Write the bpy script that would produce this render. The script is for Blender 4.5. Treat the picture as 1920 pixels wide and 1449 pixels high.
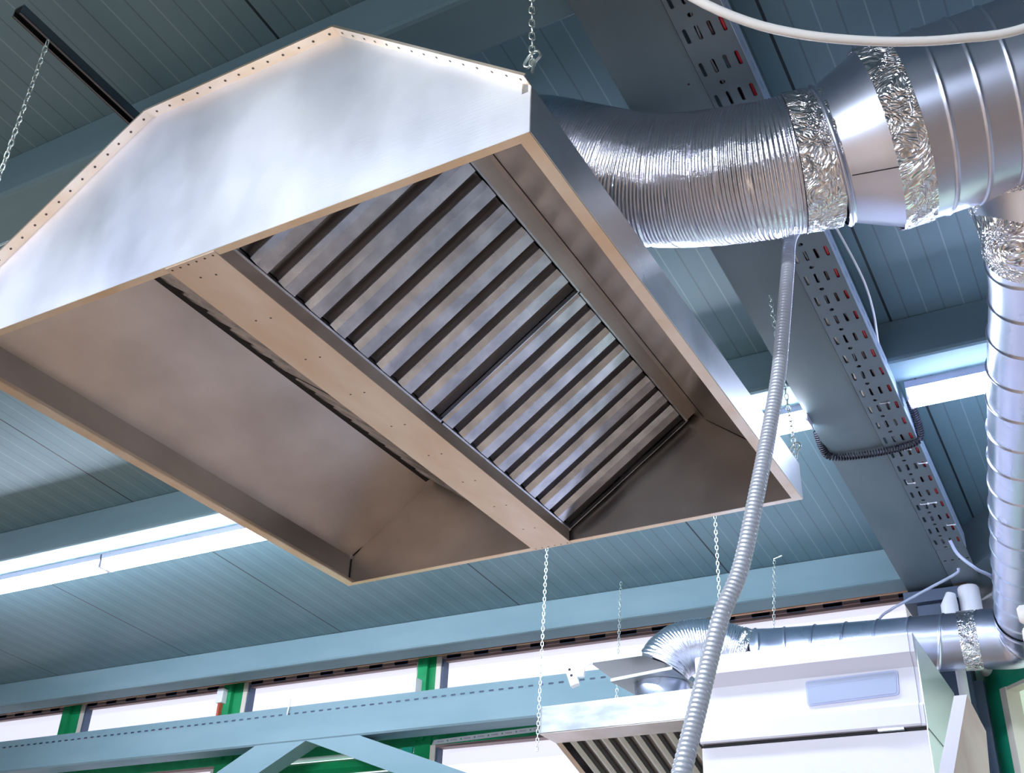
import bpy, bmesh, math, random
from mathutils import Vector, Matrix
for o in list(bpy.data.objects): bpy.data.objects.remove(o)
SC = bpy.context.scene
COL = SC.collection
random.seed(7)
ZC = 1.3            # camera height above the floor
# ------------------------------------------------------------------ camera, sky, exposure
RC = Matrix(((0.8768328, 0.2184240, 0.4283166), (0.4791666, -0.4702590, -0.7411180), (0.0395418, 0.8550716, -0.5170000)))
cam = bpy.data.cameras.new('camera'); cam_o = bpy.data.objects.new('camera', cam); COL.objects.link(cam_o)
cam_o.matrix_world = Matrix.Translation((0, 0, ZC)) @ RC.to_4x4()
cam.sensor_fit = 'HORIZONTAL'; cam.sensor_width = 36.0; cam.lens = 36.0 * 2095.6 / 1920.0
cam.clip_start = 0.05; cam.clip_end = 200
SC.camera = cam_o
SC.view_settings.view_transform = 'Standard'; SC.view_settings.look = 'None'
SC.view_settings.gamma = 1; SC.view_settings.use_curve_mapping = False
SC.view_settings.exposure = 0.0
wd = bpy.data.worlds.new('sky'); SC.world = wd; wd.use_nodes = True
wd.node_tree.nodes['Background'].inputs[0].default_value = (0.80, 0.88, 1.0, 1)
wd.node_tree.nodes['Background'].inputs[1].default_value = 1.5

def area(name, loc, target, sx, sy, power, color):
    l = bpy.data.lights.new(name, 'AREA'); l.shape = 'RECTANGLE'; l.size = sx; l.size_y = sy
    l.energy = power; l.color = color
    o = bpy.data.objects.new(name, l); COL.objects.link(o)
    o.location = (loc[0], loc[1], loc[2] + ZC)
    d = Vector(target) - Vector(loc); o.rotation_euler = d.to_track_quat('-Z', 'Y').to_euler()
    return o
# added daylight, as if from unseen windows behind the camera
area('added_daylight_left', (-3.2, -5.7, 0.3), (-3.2, 0, 0.1), 4.2, 2.4, 26, (0.86, 0.92, 1.0))
area('added_daylight_right', (1.6, -5.7, 0.3), (1.6, 0, 0.1), 3.2, 2.4, 20, (0.86, 0.92, 1.0))
LAMP = 80.0         # emission of the tube diffusers
PEND = 1.5         # emission of the added fill fixtures behind the camera

# ------------------------------------------------------------------ materials
def mat(name, color=(.5, .5, .5), rough=.5, metal=0.0, emis=None, estr=0, build=None, spec=None, aniso=0):
    m = bpy.data.materials.new(name); m.use_nodes = True
    b = m.node_tree.nodes['Principled BSDF']
    b.inputs['Base Color'].default_value = (*color, 1); b.inputs['Roughness'].default_value = rough
    b.inputs['Metallic'].default_value = metal
    if spec is not None: b.inputs['Specular IOR Level'].default_value = spec
    if aniso: b.inputs['Anisotropic'].default_value = aniso
    if emis: b.inputs['Emission Color'].default_value = (*emis, 1); b.inputs['Emission Strength'].default_value = estr
    if build: build(m.node_tree, b)
    return m
def N(nt, t, **kw):
    n = nt.nodes.new(t)
    for k, v in kw.items():
        if k in n.inputs.keys(): n.inputs[k].default_value = v
        else: setattr(n, k, v)
    return n
def ramp(nt, fac, stops):
    r = nt.nodes.new('ShaderNodeValToRGB'); nt.links.new(fac, r.inputs[0])
    while len(r.color_ramp.elements) < len(stops): r.color_ramp.elements.new(.5)
    for e, (p, c) in zip(r.color_ramp.elements, stops): e.position = p; e.color = (*c, 1) if len(c) == 3 else c
    return r
def coords(nt, scale=(1, 1, 1), rot=(0, 0, 0)):
    tc = nt.nodes.new('ShaderNodeTexCoord'); mp = nt.nodes.new('ShaderNodeMapping')
    mp.inputs['Scale'].default_value = scale; mp.inputs['Rotation'].default_value = rot
    nt.links.new(tc.outputs['Object'], mp.inputs[0]); return mp.outputs[0]
def noisy(c0, c1, scale=(3, 3, 3), nscale=2, detail=5, rough=(.3, .5), bump=0.0, bscale=(1, 60, 60), lo=.35, hi=.65):
    def f(nt, b):
        v = coords(nt, scale); n = N(nt, 'ShaderNodeTexNoise', Scale=nscale, Detail=detail); nt.links.new(v, n.inputs['Vector'])
        r = ramp(nt, n.outputs['Fac'], [(lo, c0), (hi, c1)]); nt.links.new(r.outputs[0], b.inputs['Base Color'])
        n2 = N(nt, 'ShaderNodeTexNoise', Scale=3.0, Detail=4.0); nt.links.new(coords(nt, (1.7, 1.3, 1.1)), n2.inputs['Vector'])
        mr = N(nt, 'ShaderNodeMapRange'); nt.links.new(n2.outputs['Fac'], mr.inputs[0])
        mr.inputs[3].default_value = rough[0]; mr.inputs[4].default_value = rough[1]
        mr.inputs[1].default_value = .3; mr.inputs[2].default_value = .7
        nt.links.new(mr.outputs[0], b.inputs['Roughness'])
        if bump:
            n3 = N(nt, 'ShaderNodeTexNoise', Scale=6.0, Detail=3.0); nt.links.new(coords(nt, bscale), n3.inputs['Vector'])
            bp = N(nt, 'ShaderNodeBump', Strength=bump, Distance=.002); nt.links.new(n3.outputs['Fac'], bp.inputs['Height'])
            nt.links.new(bp.outputs[0], b.inputs['Normal'])
    return f
def crumple(strength=1.0, scale=55, dist=.006):
    def f(nt, b):
        v = coords(nt, (1, 1, 1)); n = N(nt, 'ShaderNodeTexNoise', Scale=scale*.35, Detail=2.0, Distortion=1.2); nt.links.new(v, n.inputs['Vector'])
        vo = N(nt, 'ShaderNodeTexVoronoi', Scale=scale); vo.feature = 'DISTANCE_TO_EDGE'
        mx = N(nt, 'ShaderNodeMixRGB'); mx.inputs[0].default_value = .25
        nt.links.new(v, mx.inputs[1]); nt.links.new(n.outputs['Color'], mx.inputs[2]); nt.links.new(mx.outputs[0], vo.inputs['Vector'])
        ad = N(nt, 'ShaderNodeMath', operation='ADD'); nt.links.new(vo.outputs['Distance'], ad.inputs[0]); nt.links.new(n.outputs['Fac'], ad.inputs[1])
        bp = N(nt, 'ShaderNodeBump', Strength=strength, Distance=dist); nt.links.new(ad.outputs[0], bp.inputs['Height'])
        nt.links.new(bp.outputs[0], b.inputs['Normal'])
    return f
def ceiling_nodes(nt, b):
    tc = nt.nodes.new('ShaderNodeTexCoord'); sx = nt.nodes.new('ShaderNodeSeparateXYZ'); nt.links.new(tc.outputs['Object'], sx.inputs[0])
    def M(op, a, c):
        m = N(nt, 'ShaderNodeMath', operation=op)
        for i, q in enumerate((a, c)):
            if q is None: continue
            if isinstance(q, (int, float)): m.inputs[i].default_value = q
            else: nt.links.new(q, m.inputs[i])
        return m.outputs[0]
    x = M('ADD', sx.outputs['X'], 100.383 + .0)
    fine = M('FRACT', M('DIVIDE', x, .1002), None)
    seam = M('FRACT', M('DIVIDE', x, 1.0025), None)
    def line(v, c, w): return M('LESS_THAN', M('ABSOLUTE', M('SUBTRACT', v, c), None), w)
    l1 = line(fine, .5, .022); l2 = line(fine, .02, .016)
    # seam position: panels join 0.19 of a roof unit left of the camera
    s1 = line(seam, math.fmod(100.0, 1.0025) / 1.0025, .0035)
    n = N(nt, 'ShaderNodeTexNoise', Scale=1.3, Detail=3.0); nt.links.new(tc.outputs['Object'], n.inputs['Vector'])
    base = ramp(nt, n.outputs['Fac'], [(.3, (.138, .240, .282)), (.7, (.158, .268, .312))])
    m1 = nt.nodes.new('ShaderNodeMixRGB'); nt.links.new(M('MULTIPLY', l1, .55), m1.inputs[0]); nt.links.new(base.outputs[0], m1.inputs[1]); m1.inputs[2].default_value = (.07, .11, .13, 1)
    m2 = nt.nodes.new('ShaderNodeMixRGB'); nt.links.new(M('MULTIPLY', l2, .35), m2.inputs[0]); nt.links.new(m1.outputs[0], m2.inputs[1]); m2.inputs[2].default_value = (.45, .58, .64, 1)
    m3 = nt.nodes.new('ShaderNodeMixRGB'); nt.links.new(s1, m3.inputs[0]); nt.links.new(m2.outputs[0], m3.inputs[1]); m3.inputs[2].default_value = (.012, .022, .03, 1)
    nt.links.new(m3.outputs[0], b.inputs['Base Color'])

STEEL = mat('brushed_stainless', (.72, .71, .70), .34, 1.0, build=noisy((.66, .65, .64), (.78, .77, .77), (2, 2, 2), rough=(.26, .42), bump=.10, bscale=(2, 40, 40)))
PLATE = mat('brushed_stainless_front', (.80, .82, .88), .42, 1.0, build=noisy((.74, .77, .92), (.90, .91, .95), (1.1, 1, 1.3), nscale=1.6, rough=(.42, .52), bump=.06, bscale=(3, 60, 60)))  # lavender patches put blue reflections into the colour
INNER = mat('floor_tinted_stainless', (.50, .45, .41), .38, 1.0, build=noisy((.49, .445, .41), (.66, .615, .58), (1.6, 1.4, 2.2), nscale=2.0, rough=(.28, .46), bump=.06))  # brown tint of the reflected floor is put into the colour
RIM = mat('rim_stainless', (.86, .75, .60), .33, 1.0, build=noisy((.80, .64, .48), (.92, .84, .74), (3, 3, 3), rough=(.3, .45), bump=.05))  # reflected tan floor put into the rim and trough colours
TROUGH = mat('trough_stainless', (.82, .70, .60), .42, .9, build=noisy((.78, .66, .57), (.88, .82, .78), (4, 1.5, 3), nscale=2.2, rough=(.36, .5), bump=.08, bscale=(60, 4, 10)))
BAFFLE = mat('baffle_steel', (.70, .70, .72), .24, 1.0, build=noisy((.47, .50, .57), (.72, .75, .82), (6, 6, 6), nscale=3, rough=(.16, .34), bump=.05))
BAFFLE2 = mat('small_hood_baffle_steel', (.46, .54, .56), .3, 1.0)
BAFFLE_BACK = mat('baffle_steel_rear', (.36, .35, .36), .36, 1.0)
PLATE2 = mat('brushed_stainless_small', (.62, .64, .66), .42, 1.0, build=noisy((.30, .335, .36), (.50, .52, .55), (5, 1, 14), nscale=1.6, rough=(.38, .52), bump=.06, bscale=(3, 60, 60)))
DAMPER = mat('zinc_sheet', (.36, .38, .38), .4, 1.0)
DARK = mat('dark_gap', (.012, .012, .015), .8)
RIVET = mat('rivet_dark', (.10, .075, .06), .5, .6)
GALV = mat('galvanised_duct', (.66, .70, .80), .24, 1.0, build=noisy((.62, .66, .82), (.72, .76, .90), (2, 2, 2), rough=(.24, .34)))
FOIL = mat('corrugated_foil', (.82, .83, .93), .2, 1.0, build=crumple(.25, 70, .002))
TAPE = mat('aluminium_foil_tape', (.86, .85, .88), .2, 1.0, build=crumple(.8, 42, .007))
HOSE = mat('grey_conduit', (.50, .54, .62), .28, .35)
PAINT = mat('blue_grey_beam_paint', (.25, .37, .44), .6, spec=.25, build=noisy((.165, .268, .312), (.20, .305, .352), (1, 4, 4), nscale=1.5, rough=(.55, .7)))
RAFT = mat('slate_rafter_paint', (.17, .23, .27), .45, build=noisy((.12, .17, .195), (.15, .20, .225), (3, 1, 3), nscale=2, rough=(.4, .55)))
CEIL = mat('ribbed_ceiling_panels', (.22, .31, .36), .42, build=ceiling_nodes)
TRAYM = mat('grey_cable_tray', (.15, .19, .215), .45, .3)
TRAYS = mat('cable_tray_side', (.48, .58, .74), .35, .3)
CHAINM = mat('zinc_chain', (.78, .84, .80), .28, 1.0)
WHITEP = mat('white_plastic', (.86, .86, .90), .35)
CABW = mat('white_enamel', (.54, .54, .63), .35)
CABS = mat('satin_side_sheet', (.62, .68, .70), .3, .7)
PANELG = mat('blue_grey_display', (.25, .30, .44), .3)
GREEN = mat('green_frame_paint', (.006, .27, .085), .3, build=noisy((.004, .22, .07), (.01, .34, .12), (3, 3, 3), rough=(.25, .4)))
GREENL = mat('teal_green_profile', (.02, .42, .30), .3)
CREAM = mat('cream_seal', (.72, .66, .58), .5)
BROWN = mat('brown_head_profile', (.30, .20, .19), .5)
COPPER = mat('copper_pipe_paint', (.62, .33, .20), .35, .5)
OLIVE = mat('olive_block', (.62, .53, .36), .6)
NAVY = mat('navy_steel', (.06, .09, .15), .5)
WALL = mat('grey_plaster', (.5, .5, .52), .6, build=noisy((.47, .47, .49), (.53, .53, .55), rough=(.55, .7)))
FLOORM = mat('warm_terracotta_floor', (.52, .37, .26), .35, build=noisy((.47, .33, .23), (.58, .42, .30), (1, 1, 1), nscale=2, rough=(.25, .45)))
GLASSL = mat('lit_frosted_pane', (.35, .35, .4), .15, emis=(.86, .86, 1.0), estr=.86)
GLASSG = mat('lit_frosted_green_pane', (.62, .75, .62), .2, emis=(.60, .74, .60), estr=.62)
DAYPANE = mat('added_daylight_pane', (.8, .85, .9), .2, emis=(.70, .80, 1.0), estr=1.9)  # unseen panes, glow added to brighten the duct reflections
TUBEB = mat('lit_cold_tube_diffuser', (1, 1, 1), .4, emis=(.60, .70, 1.0), estr=LAMP*.55)
TUBEM = mat('lit_tube_diffuser', (1, 1, 1), .4, emis=(.76, .85, 1.0), estr=LAMP)
FILLM = mat('added_fill_diffuser', (1, 1, 1), .4, emis=(.90, .95, 1.0), estr=PEND)
LAMPB = mat('lamp_housing', (.62, .62, .78), .35)
BLACKP = mat('black_rubber', (.018, .018, .028), .4, spec=.25)
REDC = mat('red_cable', (.62, .03, .05), .35)
WHITEC = mat('white_cable', (.82, .82, .82), .35)
GREYC = mat('grey_cable', (.30, .34, .45), .4)
BROWNC = mat('brown_cable', (.16, .10, .09), .4)
BOARDW = mat('pale_board_edge', (.56, .53, .57), .5)
BOARDP = mat('pinkish_board_face', (.62, .36, .30), .5, build=noisy((.46, .26, .21), (.54, .33, .28), (8, 1, 3), nscale=3, rough=(.4, .6)))
STRIPM = mat('grey_printed_tape', (.40, .42, .45), .5)
CHROME = mat('dark_channel_steel', (.22, .24, .28), .25, 1.0)

# ------------------------------------------------------------------ geometry helpers
class MB:
    def __init__(s): s.v = []; s.f = []; s.m = []; s.sm = []
    def add(s, verts, faces, mi=0, smooth=False):
        k = len(s.v); s.v += [tuple(p) for p in verts]
        for f in faces: s.f.append([i + k for i in f]); s.m.append(mi); s.sm.append(smooth)
    def box(s, x0, x1, y0, y1, z0, z1, mi=0, M=None):
        vs = [(x, y, z) for z in (z0, z1) for y in (y0, y1) for x in (x0, x1)]
        if M is not None: vs = [tuple(M @ Vector(p)) for p in vs]
        s.add(vs, [(0, 2, 3, 1), (4, 5, 7, 6), (0, 1, 5, 4), (2, 6, 7, 3), (0, 4, 6, 2), (1, 3, 7, 5)], mi)
    def prism(s, poly, d, mi=0):
        n = len(poly); d = Vector(d); P = [Vector(p) for p in poly]
        s.add(P + [p + d for p in P], [list(range(n))[::-1], [i + n for i in range(n)]] + [(i, (i+1) % n, (i+1) % n + n, i + n) for i in range(n)], mi)
    def sheet(s, prof, d, t, mi=0):
        """bent sheet: polyline prof (list of 3D points in a plane), extruded by d, thickness vectors averaged"""
        P = [Vector(p) for p in prof]; d = Vector(d); dn = d.normalized(); off = []
        for i in range(len(P)):
            ns = []
            if i > 0: ns.append((P[i]-P[i-1]).cross(dn).normalized())
            if i < len(P)-1: ns.append((P[i+1]-P[i]).cross(dn).normalized())
            n = sum(ns, Vector()); n.normalize(); c = max(.3, n.dot(ns[0])); off.append(P[i] + n*t/c)
        for i in range(len(P)-1):
            s.prism([P[i], P[i+1], off[i+1], off[i]], d, mi)
    def tube(s, pts, r, seg=12, mi=0, caps=True, smooth=True, rf=None, up=(0, 0, 1)):
        P = [Vector(p) for p in pts]; n = len(P)
        T = [(P[min(i+1, n-1)] - P[max(i-1, 0)]).normalized() for i in range(n)]
        u = Vector(up); u = (u - T[0]*u.dot(T[0]))
        if u.length < 1e-3: u = Vector((1, 0, 0)) - T[0]*T[0].x
        u.normalize(); L = 0; vs = []
        for i in range(n):
            if i: L += (P[i]-P[i-1]).length; u = (u - T[i]*u.dot(T[i])).normalized()
            w = T[i].cross(u)
            for j in range(seg):
                a = 2*math.pi*j/seg; rr = rf(L, a, i) if rf else (r[i] if isinstance(r, (list, tuple)) else r)
                vs.append(P[i] + u*math.cos(a)*rr + w*math.sin(a)*rr)
        fs = [(i*seg+j, i*seg+(j+1) % seg, (i+1)*seg+(j+1) % seg, (i+1)*seg+j) for i in range(n-1) for j in range(seg)]
        s.add(vs, fs, mi, smooth)
        if caps: s.add(vs[:seg], [list(range(seg))[::-1]], mi); s.add(vs[-seg:], [list(range(seg))], mi)
        return L
    def disc(s, c, n, r, mi=0, seg=8):
        n = Vector(n).normalized(); u = n.orthogonal().normalized(); w = n.cross(u); c = Vector(c)
        s.add([c + (u*math.cos(2*math.pi*i/seg) + w*math.sin(2*math.pi*i/seg))*r for i in range(seg)], [list(range(seg))], mi)
    def build(s, name, mats, parent=None, lift=True):
        me = bpy.data.meshes.new(name)
        me.from_pydata(s.v if (parent is not None or not lift) else [(x, y, z + ZC) for x, y, z in s.v], [], s.f)
        if not isinstance(mats, (list, tuple)): mats = [mats]
        for m in mats: me.materials.append(m)
        for p, mi, sm in zip(me.polygons, s.m, s.sm): p.material_index = mi; p.use_smooth = sm
        me.update()
        o = bpy.data.objects.new(name, me); COL.objects.link(o)
        if parent is not None: o.parent = parent
        return o
def tag(o, label, cat, group=None):
    o['label'] = label; o['category'] = cat
    if group: o['group'] = group
    return o
def struct(o): o['kind'] = 'structure'; return o
def empty(name, loc, label, cat, group=None, rot=None):
    o = bpy.data.objects.new(name, None); COL.objects.link(o); o.empty_display_size = .1
    M = Matrix.Translation((loc[0], loc[1], loc[2] + ZC))
    if rot is not None: M = M @ rot.to_4x4()
    o.matrix_world = M
    return tag(o, label, cat, group)
def spline(pts, n):
    """Catmull-Rom through pts, n samples evenly spaced"""
    P = [Vector(p) for p in pts]; P = [2*P[0]-P[1]] + P + [2*P[-1]-P[-2]]; o = []
    for i in range(1, len(P)-2):
        for k in range(40):
            t = k/40; a, b, c, d = P[i-1:i+3]
            o.append(.5*((2*b) + (c-a)*t + (2*a-5*b+4*c-d)*t*t + (3*b-a-3*c+d)*t**3))
    o.append(P[-2]); L = [0]
    for i in range(1, len(o)): L.append(L[-1] + (o[i]-o[i-1]).length)
    out = []; j = 0
    for k in range(n):
        s = L[-1]*k/(n-1)
        while j < len(L)-2 and L[j+1] < s: j += 1
        t = (s-L[j])/max(1e-9, L[j+1]-L[j]); out.append(o[j].lerp(o[j+1], min(1, t)))
    return out, L[-1]
def rel(base):
    return lambda x, y, z: (x-base[0], y-base[1], z-base[2])

# ------------------------------------------------------------------ the room
ZR = lambda y, h=2.05: h - .0591287*y       # roof plane, falls gently towards the far window wall
b = MB()
cp = [(-7.6, -6.2), (3.8, -6.2), (3.8, .0), (-.62, 4.66), (-7.6, 4.66)]
b.prism([(x, y, ZR(y)) for x, y in cp], (0, 0, .12)); struct(b.build('ceiling', CEIL))
b = MB(); b.box(-7.7, 3.9, -6.3, 4.8, -ZC-.1, -ZC); struct(b.build('floor', FLOORM))
b = MB(); b.box(-7.7, -7.6, -6.3, 4.8, -ZC, 2.6); struct(b.build('wall_left', WALL))
b = MB(); b.box(3.8, 3.9, -6.3, .1, -ZC, 2.6); struct(b.build('wall_east', WALL))
# unseen wall behind the camera; its two glowing windows are added for brightness
b = MB(); yb = -6.2
for x0, x1, z0, z1 in ((-7.7, 3.9, -ZC, -.9), (-7.7, 3.9, 1.55, 2.6), (-7.7, -5.4, -.9, 1.55), (-1.0, -.1, -.9, 1.55), (3.3, 3.9, -.9, 1.55)):
    b.box(x0, x1, yb-.1, yb, z0, z1)
struct(b.build('wall_front', WALL))
for i, (x0, x1) in enumerate(((-5.4, -1.0), (-.1, 3.3))):
    w = bpy.data.objects.new('window_%d' % (i+8), None); COL.objects.link(w); struct(w); w.location = (x0, yb, ZC-.9)
    f = MB(); W_ = x1-x0
    for a in (0, W_/3, 2*W_/3, W_): f.box(a-.03, a+.03, -.08, -.02, 0, 2.45)
    for z in (0, 2.39): f.box(0, W_, -.08, -.02, z, z+.06)
    f.build('window_frame', GREEN, w)
    g = MB(); g.box(.03, W_-.03, -.06, -.05, .03, 2.42); g.build('pane', DAYPANE, w)

# far wall: solid below, green posts and transom, window bays
YW = 4.60
b = MB()
b.box(-7.7, -.45, YW, YW+.1, -ZC, .35)              # solid base
b.box(-7.7, -.45, YW, YW+.1, 1.716, 2.2)            # lintel
b.box(-.70, -.45, YW-.005, YW+.1, .35, 1.716)
struct(b.build('wall_back', mat('warm_wall_base', (.60, .45, .34), .5)))
posts = [(-7.0, -6.86), (-5.575, -5.45), (-4.332, -4.214), (-3.078, -2.985)]
b = MB()
for x0, x1 in posts:
    b.box(x0, x1, YW-.05, YW+.05, .35, 1.72)
    b.box(x0, x0+.055, YW-.075, YW-.05, 1.30, 1.72)
struct(b.build('trim_1', GREEN))
b = MB()
for x0, x1 in ((-7.6, -.7),): b.box(x0, x1, YW-.045, YW+.04, 1.272, 1.345)
struct(b.build('trim_2', GREEN))
# windows: frame plus frosted pane, upper row and lower row
bays = [(-7.6, -7.0), (-6.86, -5.575), (-5.45, -4.332), (-4.214, -3.078), (-2.985, -.71)]
k = 0
for (x0, x1) in bays:
    for (z0, z1) in ((1.345, 1.70), (.35, 1.272)):
        if z1 < 1.3 and abs(x0 + 4.214) < .01: continue       # this lower bay is a green ribbed panel
        k += 1
        w = bpy.data.objects.new('window_%d' % (k if k < 8 else k+2), None); COL.objects.link(w); struct(w); w.location = (x0, YW, ZC+z0)
        W_, H_ = x1-x0, z1-z0; f = MB()
        f.box(0, .028, -.052, .02, 0, H_); f.box(.028, .040, -.045, .01, 0, H_, 1)
        f.box(W_-.03, W_, -.04, .02, 0, H_); f.box(0, W_, -.04, .02, 0, .02); f.box(0, W_, -.048, .02, H_-.012, H_, 2)
        f.build('window_frame', [CREAM, NAVY, BROWN], w)
        g = MB(); g.box(.03, W_-.03, 0, .006, .015, H_-.01); g.build('pane', GLASSL, w)
b = MB()
for i in range(12):
    z = 1.26 - i*.075
    b.prism([(-4.214, YW+.01, z), (-4.214, YW-.03, z-.02), (-4.214, YW-.03, z-.05), (-4.214, YW+.01, z-.07)], (1.136, 0, 0), i % 2)
struct(b.build('trim_3', [GREEN, GREENL]))
b = MB(); b.box(-3.14, -3.08, YW-.062, YW-.05, .9, 1.27, 0); struct(b.build('trim_4', GREENL))
# head profile with a row of olive and dark blocks
b = MB(); b.box(-7.6, -.62, YW-.035, YW-.005, 1.677, 1.716)
x = -7.5
while x < -.75:
    b.box(x, x+.075, YW-.046, YW-.030, 1.689, 1.712, 1); b.box(x+.075, x+.155, YW-.048, YW-.030, 1.687, 1.705, 2); x += .155
struct(b.build('trim_5', [BROWN, OLIVE, NAVY]))
# angled wall on the right with its green window frame
ang = Vector((.6626, -.749, 0)); nrm = Vector((-.749, -.6626, 0)); base = Vector((-.475, 4.50, 0))
def aw(u, w, z): p = base + ang*u + nrm*w; return (p.x, p.y, z)
def abox(m, u0, u1, w0, w1, z0, z1, mi=0):
    vs = [aw(u, w, z) for z in (z0, z1) for w in (w0, w1) for u in (u0, u1)]
    m.add(vs, [(0, 1, 3, 2), (4, 6, 7, 5), (0, 4, 5, 1), (2, 3, 7, 6), (0, 2, 6, 4), (1, 5, 7, 3)], mi)
b = MB(); abox(b, -.05, 6.3, -.12, -.02, -ZC, .0); abox(b, -.05, 6.3, -.12, -.02, 1.33, 2.3); abox(b, 1.6, 6.3, -.12, -.02, 0, 1.33)
struct(b.build('wall_right', WALL))
b = MB(); abox(b, -.03, .11, -.06, .03, -ZC, 1.33); abox(b, -.03, 1.65, -.06, .03, 1.235, 1.34); abox(b, 1.5, 1.65, -.06, .03, 0, 1.34)
struct(b.build('trim_6', mat('teal_green_frame', (.012, .33, .19), .35)))
w = bpy.data.objects.new('window_12', None); COL.objects.link(w); struct(w); w.location = (0, 0, ZC)
b = MB(); abox(b, .11, .145, -.03, .036, 0, 1.235); abox(b, .145, 1.5, -.03, .030, 1.222, 1.235); b.build('window_frame', CREAM, w)
b = MB(); abox(b, .14, 1.5, -.03, -.02, 0, 1.225); b.build('pane', GLASSG, w)
# eave beam following the angled wall
b = MB(); p0 = Vector((-.505, 4.273, 0)); q = Vector((.6626, -.70, 0)).normalized(); nn = Vector((.72, .69, 0))
poly = [(p0.x, p0.y), (p0.x+q.x*6, p0.y+q.y*6), (p0.x+q.x*6+.12, p0.y+q.y*6+.12), (p0.x+.12, p0.y+.12)]
b.prism([(x, y, ZR(y, 1.88)) for x, y in poly], (0, 0, .19))
tag(b.build('eave_beam', RAFT), 'dark slate eave beam under the ceiling along the angled right wall', 'beam')

# ------------------------------------------------------------------ roof beams
def purlin(y0, w, x0, x1, label, hb=1.915):
    m = MB(); zt = ZR(y0) - .002; zb = ZR(y0, hb); r = .012
    prof = [(y0, zt), (y0, zb+r), (y0+r*.3, zb+r*.3), (y0+r, zb), (y0+w-r, ZR(y0+w-r, hb)), (y0+w, ZR(y0+w, hb)+r), (y0+w, ZR(y0+w)-.002)]
    m.prism([(x0, y, z) for y, z in prof], (x1-x0, 0, 0))
    return tag(m.build('roof_purlin', PAINT), label, 'beam', None)
purlin(1.261, .142, -7.59, -.61, 'blue-grey purlin crossing behind the top of the large extractor hood')
purlin(2.84, .12, -7.59, -.61, 'blue-grey purlin carrying the lit tube lights left of the rafter')
purlin(4.288, .122, -7.59, -.61, 'blue-grey purlin running just above the row of white windows')
purlin(1.261, .142, -.596, 2.5, 'dark purlin right of the rafter above the large silver duct')
purlin(2.84, .12, -.596, .98, 'dark blue purlin right of the rafter above the short lit tube')
purlin(-.25, .142, -7.59, 3.7, 'blue-grey purlin above the camera side of the large hood', 1.915)
purlin(-1.8, .142, -7.59, 3.7, 'blue-grey purlin furthest from the window wall', 1.915)
# rafter: I section following the roof slope
def sloped(m, x0, x1, y0, y1, h0, h1, mi=0):
    m.prism([(x0, y0, ZR(y0, h0)), (x0, y1, ZR(y1, h0)), (x0, y1, ZR(y1, h1)), (x0, y0, ZR(y0, h1))], (x1-x0, 0, 0), mi)
b = MB(); sloped(b, -.685, -.519, -2, 4.36, 1.88, 1.892); sloped(b, -.607, -.599, -2, 4.36, 1.892, 2.035); sloped(b, -.685, -.519, -2, 4.36, 2.035, 2.047)
b.disc((-.545, 1.63, ZR(1.63, 1.88)-.001), (0, 0, -1), .003, 1)
tag(b.build('rafter_beam', [RAFT, DARK]), 'wide slate-grey rafter running beside the perforated cable tray', 'beam')
b = MB(); b.box(-.66, -.51, 4.33, 4.47, -ZC, 1.60); b.box(-.51, -.478, 4.38, 4.44, -ZC, 1.27); b.box(-.70, -.46, 4.30, 4.50, 1.565, 1.61)
tag(b.build('steel_column', NAVY), 'dark navy steel column under the far end of the rafter', 'column')

# truss chord below the windows' heads, with its V struts
YC = 4.29
b = MB(); r = .008
prof = [(YC, 1.406), (YC, 1.278+r), (YC+r, 1.278), (YC+.12, 1.278), (YC+.12, 1.406)]
b.prism([(-7.58, y, z) for y, z in prof], (5.98, 0, 0))
tag(b.build('truss_chord', PAINT), 'long blue-grey horizontal chord beam in front of the white windows', 'beam')
def strut(xa0, xa1, xb0, xb1, z1, label):
    m = MB(); z0 = 1.279
    m.prism([(xa0, YC+.002, z0), (xa1, YC+.002, z0), (xb1, YC+.002, z1), (xb0, YC+.002, z1)], (0, .10, 0))
    return tag(m.build('truss_strut', PAINT), label, 'beam')
strut(-3.84, -3.53, -5.30, -4.99, .55, 'diagonal strut descending left from the chord beam')
strut(-3.53, -3.22, -1.45, -1.14, .55, 'diagonal strut descending right from the chord beam')

# ------------------------------------------------------------------ perforated cable trays
def slot_cell(m, o, du, dv, U, V, sl, sw, n=None, hole=True, mi=0, circ=False):
    """rect cell at o spanning U (vector) and V (vector) with a stadium hole of half sizes sl (along U) and sw (along V)"""
    o = Vector(o); U = Vector(U); V = Vector(V); c = o + U*.5 + V*.5; u = U.normalized(); v = V.normalized()
    if not hole: m.add([o, o+U, o+U+V, o+V], [(0, 1, 2, 3)], mi); return
    ins = []; K = 12
    for i in range(K):
        a = 2*math.pi*(i+.5)/K; ca, sa = math.cos(a), math.sin(a)
        pu = (sl-sw)*(1 if ca > 0 else -1) + sw*ca if sl > sw else sl*ca
        ins.append((pu, sw*sa))
    out = []
    hu, hv = U.length/2, V.length/2
    for i in range(K):
        a = 2*math.pi*(i+.5)/K; ca, sa = math.cos(a), math.sin(a)
        t = min(1/abs(ca) if abs(ca) > 1e-6 else 9, 1/abs(sa) if abs(sa) > 1e-6 else 9)
        out.append((ca*t*hu, sa*t*hv))
    # snap diagonal outs to corners
    for q in (1, 4, 7, 10):
        ca, sa = math.cos(2*math.pi*(q+.5)/K), math.sin(2*math.pi*(q+.5)/K)
        out[q] = (hu*(1 if ca > 0 else -1), hv*(1 if sa > 0 else -1))
    P = [c+u*a+v*d for a, d in out] + [c+u*a+v*d for a, d in ins]
    m.add(P, [(i, (i+1) % K, (i+1) % K+K, i+K) for i in range(K)], mi)
def ZT(y): return ZR(y, 1.87)
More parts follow.
